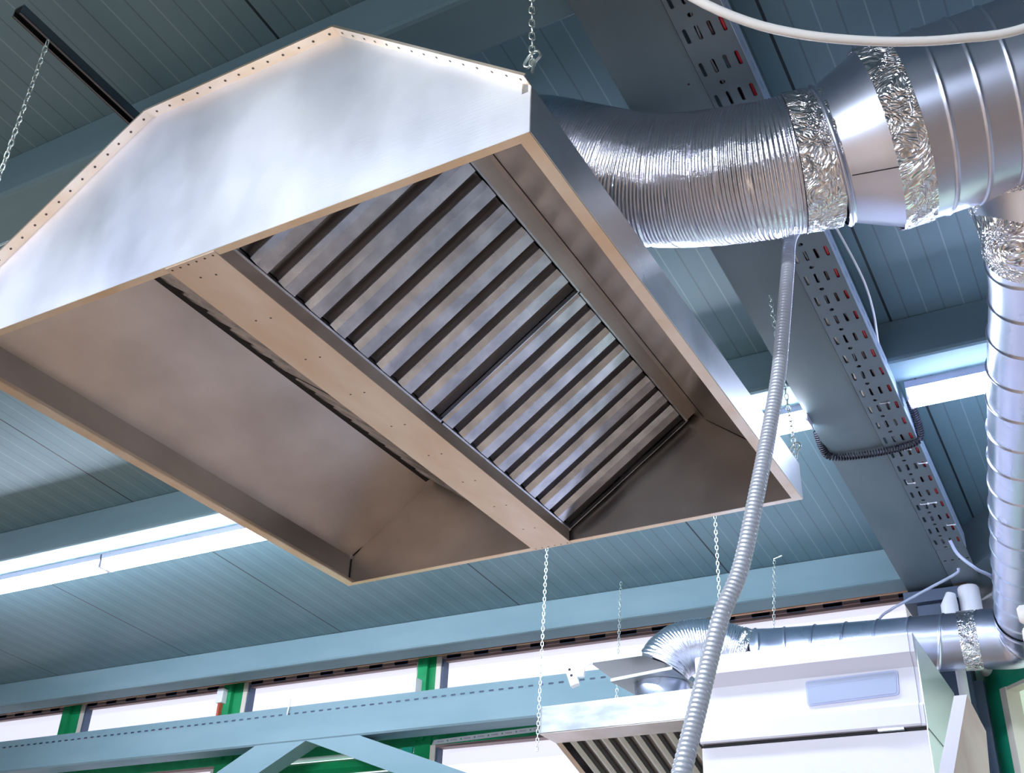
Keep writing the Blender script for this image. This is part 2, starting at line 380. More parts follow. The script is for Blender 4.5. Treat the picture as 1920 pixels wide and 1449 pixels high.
t = empty('cable_tray', (-.46, 2.6, ZT(2.6)), 'dark grey perforated cable tray running along the right side of the rafter', 'cable tray')
B = (-.46, 2.6, ZT(2.6)); rl = rel(B)
m = MB(); pitch = .0929; y = .271; lanes = [-.514, -.490, -.4635, -.4385, -.413]; row = 0
while y < 3.93:
    yc = y; sl = .055
    for i in range(4):
        x0, x1 = lanes[i], lanes[i+1]
        slot_cell(m, rl(x0, yc, ZT(yc)), 0, 0, (0, sl, -.0591*sl), (x1-x0, 0, 0), .0195, .0042)
        slot_cell(m, rl(x0, yc+sl, ZT(yc+sl)), 0, 0, (0, pitch-sl, -.0591*(pitch-sl)), (x1-x0, 0, 0), .0065 if 0 else .006, .006, hole=(i == 1 and row % 2 == 0) or (i == 1 and row > 16))
    y += pitch; row += 1
yend = y
sloped_y0 = 1.20
o = m.build('tray_base', TRAYM, t); md = o.modifiers.new('thickness', 'SOLIDIFY'); md.thickness = .0015; md.offset = 0
m = MB(); y = 1.20
for x, mi in ((-.412, 0),):
    y = .271
    while y < yend-.03:
        d = .0565; slot_cell(m, rl(x, y, ZT(y)+.012), 0, 0, (0, d, -.0591*d), (0, 0, .030), .0145, .0032)
        m.add([rl(x, y, ZT(y)), rl(x, y+d, ZT(y+d)), rl(x, y+d, ZT(y+d)+.012), rl(x, y, ZT(y)+.012)], [(0, 1, 2, 3)])
        m.add([rl(x, y, ZT(y)+.042), rl(x, y+d, ZT(y+d)+.042), rl(x, y+d, ZT(y+d)+.055), rl(x, y, ZT(y)+.055)], [(0, 1, 2, 3)])
        m.add([rl(x, y, ZT(y)+.055), rl(x, y+d, ZT(y+d)+.055), rl(x-.008, y+d, ZT(y+d)+.055), rl(x-.008, y, ZT(y)+.055)], [(0, 1, 2, 3)])
        y += d
o = m.build('tray_side', TRAYS, t); md = o.modifiers.new('thickness', 'SOLIDIFY'); md.thickness = .0015; md.offset = 0
m = MB(); m.prism([rl(-.5155, .271, ZT(.271)), rl(-.5155, yend, ZT(yend)), rl(-.5155, yend, ZT(yend)+.055), rl(-.5155, .271, ZT(.271)+.055)], (.0015, 0, 0)); m.build('tray_side', TRAYM, t)
m = MB(); m.prism([rl(-.514, yend, ZT(yend)-.002), rl(-.413, yend, ZT(yend)-.002), rl(-.413, yend+.3, ZT(yend+.3)-.002), rl(-.514, yend+.3, ZT(yend+.3)-.002)], (0, 0, .0015))
for i in range(4): m.disc(rl(-.50+.026*i, yend+.09, ZT(yend+.09)-.003), (0, 0, -1), .006, 1)
m.build('tray_coupler', [TRAYM, DARK], t)
def run(name, x, z, r, mt, label, wob=.003, y0=.2, y1=3.95, g='cables lying in the tray beside the rafter'):
    pts = [(x + wob*math.sin(i*1.3+x*50), y0+(y1-y0)*i/60, ZT(y0+(y1-y0)*i/60)+z+.002*math.sin(i*.9)) for i in range(61)]
    m = MB(); m.tube(pts, r, 8); return tag(m.build(name, mt), label, 'cable', g)
run('power_cable', -.4265, .0085, .0048, REDC, 'red cable seen through the right slots of the cable tray', .001)
run('power_cable', -.501, .0085, .0048, WHITEC, 'white cable seen through the left slots of the cable tray', .0015, 2.2, 3.1)
run('power_cable', -.451, .008, .0028, BROWNC, 'thin brown cable in the cable tray beside the red cable', .003)
run('power_cable', -.478, .008, .0028, GREYC, 'thin grey cable in the middle of the cable tray', .004)
run('power_cable', -.468, .022, .0075, BLACKP, 'black cable lying over the others in the cable tray', .01)
run('power_cable', -.484, .042, .010, BLACKP, 'thick black strand added on the left of the cable tray to darken its slots', .004)  # this strand and the next are added to blacken the slots
run('power_cable', -.447, .042, .010, BLACKP, 'thick black strand added on the right of the cable tray to darken its slots', .004)
# pale flat cable bulging out beside the tray
pts, L = spline([(-.414, 1.98, ZT(1.98)+.06), (-.40, 2.2, ZT(2.2)+.065), (-.385, 2.45, ZT(2.45)+.06), (-.392, 2.6, ZT(2.6)+.055), (-.414, 2.75, ZT(2.75)+.05)], 30)
m = MB(); m.tube(pts, .003, 8); tag(m.build('power_cable', WHITEC), 'thin pale cable bowing out past the right side of the cable tray', 'cable')
for i, (tx, ty, wdt) in enumerate(((-.4675, 2.966, .026), (-.4703, 3.25, .028), (-.440, 3.35, .025), (-.498, 3.464, .022), (-.490, 3.62, .025), (-.465, 3.62, .025), (-.440, 3.80, .026))):
    m = MB(); z = ZT(ty)
    m.tube([(tx-wdt*.1, ty-.01, z+.006), (tx, ty, z-.003), (tx+wdt, ty+.003, z-.003), (tx+wdt+.001, ty+.002, z+.006)], .0016, 6)
    m.tube([(tx+wdt-.004, ty, z-.004), (tx+wdt+.001, ty+.003, z-.004)], .003, 6)
    tag(m.build('cable_tie', WHITEP), 'small white cable tie looped through the slots of the dark cable tray', 'cable tie', 'white cable ties through the tray slots')
# black coiled wrap round rafter and tray
path, L = spline([(-.690, 3.10, 1.72), (-.692, 3.17, 1.69), (-.672, 3.215, 1.678), (-.55, 3.23, 1.672), (-.43, 3.215, 1.672), (-.402, 3.20, 1.69), (-.398, 3.14, 1.72), (-.400, 3.08, 1.745)], 620)
m = MB(); pts = []
for i, p in enumerate(path):
    T = (path[min(i+1, 619)]-path[max(i-1, 0)]).normalized(); u = T.orthogonal() if abs(T.z) > .99 else T.cross(Vector((0, 0, 1))).normalized(); w = T.cross(u)
    a = L*i/619/.0085*2*math.pi; pts.append(p + (u*math.cos(a) + w*math.sin(a))*.0098)
m.tube(pts, .0028, 5, caps=False); tag(m.build('spiral_cable', BLACKP), 'black coiled cable wrapped round the rafter and the cable tray', 'cable')

# tray standing on the chord beam
t = empty('cable_tray', (-4.4, YC+.03, 1.406), 'blue-grey perforated tray on top of the chord beam before the windows', 'cable tray')
B = (-4.4, YC+.03, 1.406); rl = rel(B)
m = MB(); x = -7.55
while x < -1.65:
    slot_cell(m, rl(x, YC+.02, 1.411), 0, 0, (.05, 0, 0), (0, 0, .022), .0135, .0045)
    m.add([rl(x, YC+.02, 1.407), rl(x+.05, YC+.02, 1.407), rl(x+.05, YC+.02, 1.411), rl(x, YC+.02, 1.411)], [(0, 1, 2, 3)])
    m.add([rl(x, YC+.02, 1.433), rl(x+.05, YC+.02, 1.433), rl(x+.05, YC+.02, 1.458), rl(x, YC+.02, 1.458)], [(0, 1, 2, 3)])
    x += .05
o = m.build('tray_side', PAINT, t); md = o.modifiers.new('thickness', 'SOLIDIFY'); md.thickness = .0015; md.offset = 0
m = MB(); m.box(*[c for c in (-7.55+4.4, -1.65+4.4)], -.008, .075, 0, .0015); m.box(-7.55+4.4, -1.65+4.4, .0735, .075, .0015, .05); m.build('tray_base', NAVY, t)
pts = [(-7.5+.15*i, YC+.045+.004*math.sin(i), 1.416+.002*math.sin(i*2)) for i in range(39)]
m = MB(); m.tube(pts, .006, 8); tag(m.build('power_cable', WHITEC), 'white cable lying in the tray on the chord beam', 'cable')
pts = [(-6.2+.1*i, YC+.033+.004*math.sin(i), 1.4165) for i in range(20)]
m = MB(); m.tube(pts, .006, 8); tag(m.build('power_cable', REDC), 'red cable seen through the slots of the tray on the chord beam', 'cable')

# ------------------------------------------------------------------ tube lights
def tube_light(x0, x1, y, z0, z1, label, mt=TUBEM, group=None):
    t = empty('tube_light', ((x0+x1)/2, y+.04, z0), label, 'lamp', group); L = (x1-x0)/2
    m = MB(); m.box(-L, L, -.04, .03, (z1-z0)*.62, z1-z0); m.box(-L, -L+.006, -.036, .028, .002, z1-z0); m.box(L-.006, L, -.036, .028, .002, z1-z0); m.build('lamp_housing', LAMPB, t)
    m = MB(); r = .036; H = (z1-z0)*.62
    prof = [(-.038, H), (-.038, .012), (-.028, 0), (.018, 0), (.028, .012), (.028, H)]
    m.prism([(-L+.007, yy, zz) for yy, zz in prof], (2*L-.014, 0, 0)); m.build('diffuser', mt, t)
    return t
g = 'tube lights along the middle purlin'
tube_light(-2.15, -.68, 2.95, 1.679, 1.738, 'lit tube light ending at the left edge of the rafter', group=g)
tube_light(-3.63, -2.16, 2.95, 1.679, 1.738, 'lit tube light half hidden behind the lower left edge of the large hood', group=g)
tube_light(-5.11, -3.64, 2.95, 1.679, 1.738, 'lit tube light cut by the left edge of the photo', group=g)
tube_light(-.390, 1.08, 2.95, 1.679, 1.738, 'lit tube light between the cable tray and the tall duct', TUBEB, g)
for x0 in (-3.4, -1.8, -.2, 1.4):  # unseen fixtures added to light the hood fronts and the cabinet
    t = tube_light(x0, x0+1.47, -1.45, 1.28, 1.35, 'added fill light fixture behind the camera on the hood side', FILLM, 'added fill light fixtures behind the camera')
    for xx in (-.6, .6): m = MB(); m.tube([(xx, 0, .07), (xx, 0, ZR(-1.41)-1.28-.004)], .003, 6); m.build('suspension_wire', CHROME, t)
    m = MB(); m.prism([(-.74, -.13, .045), (-.74, -.13, .05), (-.74, -.045, .10), (-.74, .045, .10), (-.74, .13, .05), (-.74, .13, .045), (-.74, .042, .094), (-.74, -.042, .094)], (1.48, 0, 0)); m.build('reflector', WHITEP, t)
    m = MB(); m.prism([(-.74, .05, .05), (-.74, .40, .062), (-.74, .40, .066), (-.74, .05, .054)], (1.48, 0, 0)); m.build('visor', LAMPB, t)  # added shield keeping the fill light off the ceiling
for x0 in (-2.67, -1.07):  # added area lights that brighten the hood end panel
    a_ = area('added_fill_beam', (x0, -1.36, 1.295), (x0*.8, 1.1, 1.35), 1.3, .03, 30, (.86, .92, 1.0)); a_.data.spread = math.radians(100)
    area('added_fill_down', (x0, -1.40, 1.272), (x0, -1.0, -1.3), 1.3, .10, 60, (.90, .94, 1.0))  # added downward fill for bounce from the floor

# ------------------------------------------------------------------ the large exhaust hood (hangs very slightly out of level)
RH = Matrix(((0.99991694, 0.0058322, -0.0114934), (-0.00586428, 0.99997900, -0.0027592), (0.01147708, 0.00282637, 0.99993014)))
HC = Vector((-1.2855, 1.779, 1.20))
hood = empty('exhaust_hood', RH @ HC, 'large stainless steel extractor hood hanging on chains in the foreground', 'hood', rot=RH)
rl = rel(HC)
XL, XR, Y0, Y1 = -1.966, -.605, 1.076, 2.482
FR, FL, TR, TL = (-.605, 1.296), (-1.966, 1.290), (-1.015, 1.625), (-1.487, 1.630)
ring = [(XL, 1.20), (XR, 1.20), FR, TR, TL, FL]
m = MB(); m.prism([rl(x, Y0, z) for x, z in ring], (0, .0015, 0)); m.build('front_panel', PLATE, hood)['label'] = 'bright six-sided end panel facing the camera'
m = MB(); m.prism([rl(x, Y1-.0015, z) for x, z in ring], (0, .0015, 0)); m.build('rear_panel', INNER, hood)
m = MB(); m.sheet([rl(XR, Y0+.0016, 1.20), rl(FR[0], Y0+.0016, FR[1]), rl(TR[0], Y0+.0016, TR[1])], (0, Y1-Y0-.0032, 0), .0015); m.build('side_panel', [INNER], hood)
m = MB(); m.sheet([rl(TL[0], Y0+.0016, TL[1]), rl(FL[0], Y0+.0016, FL[1]), rl(XL, Y0+.0016, 1.20)], (0, Y1-Y0-.0032, 0), .0015); m.build('side_panel', INNER, hood)
# separate brighter stainless skin outside the right skirt
m = MB(); m.box(*(XR-HC.x+.0002, XR-HC.x+.0016), Y0-HC.y, Y1-HC.y, 0, .096); m.build('side_skin', STEEL, hood)['label'] = 'bright outer skirt sheet on the right side'
m = MB(); m.prism([rl(TR[0], Y0, TR[1]), rl(TL[0], Y0, TL[1]), rl(TL[0], Y1, TL[1]), rl(TR[0], Y1, TR[1])], (0, 0, .0015)); m.build('top_panel', STEEL, hood)
# rim flanges
fw = .022
for nm, a in (('r', (XR-fw, XR, Y0+fw*.0, Y1)), ('l', (XL, XL+.026, Y0, Y1)), ('n', (XL+.026, XR-fw, Y0, Y0+.0155)), ('f', (XL+.026, XR-fw, Y1-.018, Y1))):
    m = MB(); m.box(a[0]-HC.x, a[1]-HC.x, a[2]-HC.y, a[3]-HC.y, -.0015, 0); m.build('rim_flange', RIM, hood)
for nm, a in (('r', (XR-fw-.0012, XR-fw)), ('l', (XL+.026, XL+.0272))):
    m = MB(); m.box(a[0]-HC.x, a[1]-HC.x, Y0+.01-HC.y, Y1-.01-HC.y, 0, .008); m.build('rim_fold', RIM, hood)
# folded lips with rivets along the top edges of the front panel
edges = [(FL, TL), (TL, TR), (TR, FR)]
for (a, c) in edges:
    A, C_ = Vector((a[0], 0, a[1])), Vector((c[0], 0, c[1])); d = (C_-A); n = Vector((-d.z, 0, d.x)).normalized(); L = d.length
    if n.z < 0: n = -n
    p = lambda s, y, o: rl(A.x+d.x*s+n.x*o, y, A.z+d.z*s+n.z*o)
    m = MB(); m.prism([p(0, Y0-.022, 0), p(1, Y0-.022, 0), p(1, Y0+.001, 0), p(0, Y0+.001, 0)], tuple(n*.0012), 0)
    m.prism([p(0, Y0-.0232, 0), p(1, Y0-.0232, 0), p(1, Y0-.022, 0), p(0, Y0-.022, 0)], tuple(n*.005), 0)
    k = int(L/.034)
    for i in range(k):
        s = (i+.6)/k + random.uniform(-.004, .004); q = Vector(p(s, Y0-.011, -.0004)); m.disc(q, -n, .0027, 1)
    m.build('folded_lip', [RIM, RIVET], hood)
# centre trough between the two filter banks
x0, x1 = -1.343, -1.2285
m = MB(); m.box(x0-HC.x, x1-HC.x, Y0+.002-HC.y, Y1-.003-HC.y, -.0035, -.0018)
m.box(x1-HC.x-.0015, x1-HC.x, Y0+.018-HC.y, Y1-.02-HC.y, -.0018, .030, 2); m.box(x0-HC.x, x0-HC.x+.0015, Y0+.018-HC.y, Y1-.02-HC.y, -.0018, .030, 2)
for yy in (Y0+.010, Y1-.012):
    for i in range(6): m.disc(rl(x0+.010+i*.019, yy, 1.1964), (0, 0, -1), .0024, 1)
y = 1.14
for i in range(9):
    yy = 1.125 + i*.152; m.disc(rl(-1.302, yy, 1.1964), (0, 0, -1), .0024, 1); m.disc(rl(-1.271, yy+.006, 1.1964), (0, 0, -1), .0024, 1)
m.build('centre_trough', [TROUGH, RIVET, INNER], hood)['label'] = 'flat plate down the middle with screw holes'
# upper filter rails
for sx in (1,):
    X = lambda x: -1.28575 + sx*(x + 1.28575)
    m = MB()
    pr = [(X(-.880), 1.4785), (X(-.842), 1.506), (X(-.8415), 1.514)]
    pr = [rl(x, Y0+.018, z) for x, z in pr]
    if sx < 0: pr = pr[::-1]
    m.sheet(pr, (0, Y1-Y0-.04, 0), .0015); m.build('filter_rail', INNER, hood)
    m = MB(); m.tube([rl(X(-.8405), Y0+.018, 1.5075), rl(X(-.8405), Y1-.022, 1.5075)], .0016, 6); m.build('rail_edge', RIM, hood)
    m = MB(); m.box(min(X(-.835), X(-.829))-HC.x, max(X(-.835), X(-.829))-HC.x, Y0+.018-HC.y, Y1-.02-HC.y, 1.4745-1.20+ .002, 1.483-1.20); m.build('seam_gap', DARK, hood)
m = MB(); m.prism([rl(-1.7078, Y0+.018, 1.4725), rl(-1.7078, Y1-.02, 1.4725), rl(-1.655, Y1-.02, 1.498), rl(-1.655, Y0+.018, 1.498)], (0, 0, .001)); m.build('seam_gap', DARK, hood)  # black strip standing in for the shade inside this gap
# dark welded joints between rear panel and the sides
for pp in ([(-1.9635, 1.222), (-1.9635, 1.289), (-1.728, 1.480)], [(-.7, 1.370), (-.832, 1.478)]):
    jn = MB(); jn.tube([rl(x, Y1-.003, z-.001) for x, z in pp], .0016, 6); jn.build('corner_seam', DARK, hood)
# baffle filters
S35 = .5779; C35 = .8161
def bank(sx):
    X = lambda x: -1.28575 + sx*(x + 1.28575)
    def P(s, y, dep):   # s along slope from lower edge, dep = depth into the hood (away from the viewer)
        x = -1.2285 + s*C35 - dep*S35; z = 1.230 + s*S35 + dep*C35; return rl(X(x), y, z)
    Ls = .428 if sx > 0 else .436
    for fi, (ya, nb) in enumerate(((1.096, 9), (1.823, 8))):
        fr = MB(); ye = ya + (.72 if fi == 0 else .645)
        def slab(m, s0, s1, y0_, y1_, d0, d1, mi=0):
            vs = [P(s, y, d) for d in (d0, d1) for y in (y0_, y1_) for s in (s0, s1)]
            m.add(vs, [(0, 2, 3, 1), (4, 5, 7, 6), (0, 1, 5, 4), (2, 6, 7, 3), (0, 4, 6, 2), (1, 3, 7, 5)], mi)
        slab(fr, -.002, .004, ya, ye, .0, .045)
        if sx > 0: slab(fr, Ls-.004, Ls+.002, ya, ye, .004, .045)
        slab(fr, 0, Ls, ya-.002, ya+.001, .02, .045); slab(fr, 0, Ls, ye-.001, ye+.002, .004, .045)
        fr.add([P(0, ya, .046), P(Ls, ya, .046), P(Ls, ye, .046), P(0, ye, .046)], [(0, 1, 2, 3)], 1)
        f = fr.build('baffle_filter', [BAFFLE, DARK], hood)
        for k in range(nb):
            y = 1.086 + .080*(k + (9 if fi else 0)) + (.010 if fi else 0) 
            if y + .05 > Y1: break
            m = MB(); pr = [(0.0, .016), (.0, .013), (.011, .001), (.041, 0), (.042, .001), (.042, .020)]
            s0, s1 = .006, Ls-.007
            for i in range(len(pr)-1):
                (ay, ad), (by, bd) = pr[i], pr[i+1]
                m.add([P(s0, y+ay, ad), P(s1, y+ay, ad), P(s1, y+by, bd), P(s0, y+by, bd)], [(0, 1, 2, 3)])
            # closed raised ends of the channel
            m.add([P(s0, y+a, d) for a, d in pr], [tuple(range(len(pr)))]); m.add([P(s1, y+a, d) for a, d in pr], [tuple(range(len(pr)))])
            m.build('baffle', BAFFLE, f)
            m = MB(); pr = [(.033, .016), (.034, .034), (.086, .034), (.087, .016)]
            if y + .087 < Y1:
                for i in range(3):
                    (ay, ad), (by, bd) = pr[i], pr[i+1]
                    m.add([P(s0, y+ay, ad), P(s1, y+ay, ad), P(s1, y+by, bd), P(s0, y+by, bd)], [(0, 1, 2, 3)])
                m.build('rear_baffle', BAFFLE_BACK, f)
bank(1); bank(-1)
# eye brackets where the chains hook on
for (x, y, z) in ((XR-.006, Y0+.004, 1.297), (XR-.006, Y1-.006, 1.297), (XL+.006, Y0+.004, 1.291), (XL+.006, Y1-.006, 1.291)):
    m = MB(); m.box(x-HC.x-.009, x-HC.x+.002, y-HC.y-.004, y-HC.y+.004, z-1.20-.012, z-1.20+.012); m.build('corner_bracket', STEEL, hood)
# duct collar on the hood top
m = MB(); m.tube([rl(-1.20, 1.68, 1.626), rl(-1.20, 1.68, 1.70)], .142, 48, caps=False); m.build('duct_collar', GALV, hood)

# ------------------------------------------------------------------ chains
def chain(a, c, label, pitch=.0140, wr=.0015, hook=None, hooktop=None, ph=0, cat='chain', group=None, sag=None):
    a, c = Vector(a), Vector(c); L = (c-a).length; n = max(2, int(L/pitch)); d = (c-a)/n; T = d.normalized()
    root = empty('chain', a, label, cat, group)
    u0 = T.cross(Vector((.4, -.9, 0))).normalized(); w0 = T.cross(u0)
    m = MB(); hl = pitch/2+wr*.9; hw = .0046
    for i in range(n):
        ctr = d*(i+.5)
        u = u0 if (i+ph) % 2 == 0 else w0; tw = .18*math.sin(i*.31+ph); u = (u*math.cos(tw) + T.cross(u)*math.sin(tw)).normalized()
        pts = []
        for k in range(13):
            an = 2*math.pi*k/12; s, q = math.sin(an), math.cos(an)
            al = (hl-hw)*(1 if s > 0 else -1)*(1 if abs(s) > 1e-6 else 0) + hw*s; pts.append(ctr + T*al + u*hw*q)
        m.tube(pts, wr, 6, caps=False)
    m.build('links', CHAINM, root)
    if hook:
        h = MB(); pts = [Vector(p) for p in hook]; h.tube(spline(pts, 26)[0], .0026, 8); h.build('hook', CHAINM, root)
    return root
hook_s = [(0.000, 0, -.014), (.004, -.001, .004), (.014, 0, .018), (.008, 0, .030), (-.006, .001, .028), (-.016, .002, .012), (-.010, .004, .006), (-.002, .006, .020)]
hp = RH @ Vector((XR, Y0, 1.312))
chain(hp + Vector((.002, 0, .026)), (-.613, 1.03, ZR(1.03)-.004), 'steel chain hooked to the near right corner of the large hood', hook=hook_s)
hp = RH @ Vector((XR-.004, Y1, 1.300))
chain(hp + Vector((.0, 0, .024)), (-.607, 2.37, ZR(2.37, 1.88)-.004), 'steel chain on the far right corner of the large hood behind the grey conduit', hook=hook_s)
hp = RH @ Vector((XL, Y0, 1.296))
chain(hp + Vector((0, 0, .02)), (-1.768, .968, ZR(.968, 1.925)), 'steel chain hanging from the dark channel at the upper left', hook=hook_s)
hp = RH @ Vector((XL, Y1, 1.296))
chain(hp + Vector((0, 0, .02)), (-1.97, 2.50, ZR(2.5)-.004), 'steel chain on the far left corner of the large hood', hook=hook_s)
# chains of the second hood
chain((-1.806, 3.405, .90), (-1.800, 3.44, ZR(3.44)-.004), 'steel chain with a loose tail at the front left of the smaller hood')
chain((-1.845, 4.13, 1.052), (-1.845, 4.213, ZR(4.213)-.004), 'steel chain behind the white sensor near the smaller hood')
chain((-1.17, 3.50, 1.09), (-1.150, 3.45, ZR(3.45)-.004), 'steel chain partly hidden by the grey corrugated conduit')
chain((-1.205, 4.20, 1.32), (-1.165, 4.209, 1.785), 'short steel chain on an angled hook above the far horizontal duct')
m = MB(); m.tube([(-1.166, 4.209, 1.783), (-1.166, 4.207, 1.792), (-1.130, 4.205, 1.800)], .004, 8)
tag(m.build('ceiling_hook', CHAINM), 'small angled steel hook at the top of the short chain above the far duct', 'hook')
# dark mounting channel under the ceiling
t = MB(); 
def chan(m, y0, y1, xa, xb):
    for (o0, o1, h0, h1, mi) in ((-.014, .014, 1.952, 1.956, 0), (-.014, -.011, 1.93, 1.952, 0), (.011, .014, 1.93, 1.952, 0), (-.014, -.008, 1.93, 1.933, 0), (.008, .014, 1.93, 1.933, 0), (-.011, .011, 1.947, 1.951, 1)):
        m.prism([(xa+o0, y0, ZR(y0, h0)), (xa+o1, y0, ZR(y0, h0)), (xb+o1, y1, ZR(y1, h0)), (xb+o0, y1, ZR(y1, h0))], (0, 0, h1-h0), mi)
chan(t, .892, 1.26, -1.783, -1.775)
tag(t.build('mounting_channel', [CHROME, DARK]), 'dark steel strut channel under the ceiling at the upper left', 'mounting channel')
m = MB(); m.tube([(-2.62, 1.488, 1.952), (-2.505, 1.485, 1.951), (-2.35, 1.47, 1.944)], .0022, 6); tag(m.build('ceiling_wire', WHITEC), 'thin pale wire on the ceiling at the left edge above the hood', 'wire')

# ------------------------------------------------------------------ main duct run
def crease(L, a, pitch, w=.003, tw=1): 
    f = (L/pitch + tw*a/(2*math.pi)) % 1.0; f = min(f, 1-f)*pitch; return math.exp(-(f/w)**2)
flexpts = [(-1.20, 1.68, 1.66), (-1.17, 1.672, 1.735), (-1.06, 1.655, 1.765), (-.9178, 1.6364, 1.7294), (-.8018, 1.6701, 1.6805), (-.6874, 1.6951, 1.6234), (-.5751, 1.7132, 1.5938), (-.4421, 1.7236, 1.5730), (-.3585, 1.7412, 1.5783), (-.300, 1.7585, 1.586)]
duct = empty('flexible_duct', flexpts[4], 'silver corrugated flexible duct running from the large hood to the big duct', 'duct')
rl = rel(flexpts[4])
pts, L = spline(flexpts, 1500)
def flexr(l, a, i):
    r = .140 + .0010*math.cos(2*math.pi*l/.0068) - .0022*crease(l, a, .052, .0022) + .0016*math.sin(a*3+l*9) 
    return r
m = MB(); m.tube([rl(*p) for p in pts], .14, 72, caps=False, rf=flexr); m.build('duct_wall', FOIL, duct)
endp = [p for p in pts if p.x > -.372]
m = MB(); m.tube([rl(*p) for p in endp[::6]], .1435, 72, caps=False, rf=lambda l, a, i: .1432+.0012*math.sin(a*17+l*200)); m.build('foil_tape', TAPE, duct)['label'] = 'crumpled foil tape over the duct end'
U = Vector((.9704, .1611, .1798)).normalized()
c0 = Vector((-.3005, 1.7585, 1.586)); c1 = c0 + Vector((.094, .014, .0165)); 
red = empty('duct_reducer', c0, 'smooth conical duct reducer between the flexible duct and the big spiral duct', 'duct')
m = MB(); pp = []; rr = []
for s, r in ((-.006, .1425), (-.003, .147), (.000, .1485), (.003, .147), (.006, .1430), (.010, .1432), (.094, .180), (.098, .1825)): pp.append(tuple(U*s)); rr.append(r)
m.tube(pp, rr, 96, caps=False); m.build('cone', GALV, red)
m = MB(); ed = Vector((.13, -.73, -.66)); ed = (ed - U*ed.dot(U)).normalized(); ed = (ed + Vector((0, .25, -.22))).normalized(); ed = (ed - U*ed.dot(U)).normalized(); m.tube([tuple(U*.012 + ed*.1440), tuple(U*.094 + ed*.1805)], .0012, 6); m.build('cone_seam', DARK, red)
sd = empty('spiral_duct', c0 + U*.098, 'big galvanised spiral duct leaving the photo at the upper right', 'duct')
m = MB(); n = 480; Lb = .80
m.tube([tuple(U*(Lb*i/n)) for i in range(n+1)], .1835, 96, caps=False, rf=lambda l, a, i: .1832+.0032*crease(l, a, .0605, .0022)); m.build('duct_wall', GALV, sd)
m = MB(); m.tube([tuple(U*(-.008 + .062*i/30)) for i in range(31)], .186, 96, caps=False, rf=lambda l, a, i: .1862+.0012*math.sin(a*23+l*150)); m.build('foil_tape', TAPE, sd)['label'] = 'crumpled foil tape around the big duct end'
# branch and falling duct
bt = Vector((.0289, 2.0362, 1.4571)); bb = Vector((-.2706, 4.0021, 1.389))
fall = [(.028, 1.86, 1.50), (.0289, 2.0, 1.462), (.010, 2.2, 1.452), (-.043, 2.494, 1.4282), (-.1402, 3.0912, 1.372), (-.225, 3.70, 1.345), (-.252, 3.90, 1.335)]
fd = empty('spiral_duct', fall[1], 'slim spiral duct falling along the right edge from the big duct', 'duct'); rl = rel(fall[1])
pts, L = spline(fall[1:], 1300)
m = MB(); m.tube([rl(*p) for p in pts], .1, 72, caps=False, rf=lambda l, a, i: .0990+.0042*crease(l, a, .128, .0034, -1)); m.build('duct_wall', GALV, fd)
m = MB(); ax = (Vector(fall[2])-Vector(fall[1])).normalized(); up = Vector((.02, -.05, .13))
m.tube([tuple(up*1.0 + ax*-.02), tuple(up*.5 + ax*-.01), (0, 0, 0)], [.150, .125, .1015], 64, caps=False); m.build('branch_saddle', GALV, fd)
m = MB(); m.tube([tuple(up*.75 - ax*.015), tuple(up*.25), (0, 0, 0), tuple(ax*.05)], [.140, .114, .1035, .1025], 64, caps=False); m.build('foil_tape', TAPE, fd)['label'] = 'crumpled foil tape below the branch'
# far elbow and horizontal duct
el = [(-.252, 3.90, 1.335), (-.262, 4.02, 1.325), (-.32, 4.09, 1.32), (-.42, 4.10, 1.33)]
hd = empty('spiral_duct', (-.7, 4.07, 1.33), 'thin galvanised spiral duct running level behind the white cabinet top', 'duct'); rl = rel((-.7, 4.07, 1.33))
pts, L = spline(el, 80)
m = MB(); m.tube([rl(*p) for p in pts], .104, 72, caps=False, rf=lambda l, a, i: .1035 + .003*math.exp(-((l-.02)/.004)**2) + .003*math.exp(-((l-.16)/.004)**2)); m.build('elbow', GALV, hd)
pts, L = spline([(-.42, 4.10, 1.33), (-.5832, 4.085, 1.330), (-1.0428, 4.02, 1.3275), (-1.225, 3.93, 1.311)], 640)
m = MB(); m.tube([rl(*p) for p in pts], .1, 72, caps=False, rf=lambda l, a, i: .0990+.0042*crease(l, a, .112, .0036)); m.build('duct_wall', GALV, hd)
m = MB(); m.tube([rl(*p) for p in pts[12:60:3]], .1035, 64, caps=False); m.build('foil_tape', TAPE, hd)['label'] = 'crumpled foil tape near the elbow'
f2 = [(-1.226, 3.930, 1.3120), (-1.29, 3.905, 1.338), (-1.36, 3.87, 1.352), (-1.43, 3.835, 1.338), (-1.482, 3.812, 1.296), (-1.502, 3.803, 1.255)]
fx = empty('flexible_duct', f2[1], 'small silver flexible duct arching down to the smaller hood', 'duct'); rl = rel(f2[1])
pts, L = spline(f2, 700)
m = MB(); m.tube([rl(*p) for p in pts], .1, 64, caps=False, rf=lambda l, a, i: .0985+.0010*math.cos(2*math.pi*l/.0085)-.002*crease(l, a, .045, .002)); m.build('duct_wall', FOIL, fx)
m = MB(); m.tube([rl(*p) for p in pts[:70:6]], .102, 64, caps=False); m.build('foil_tape', TAPE, fx)

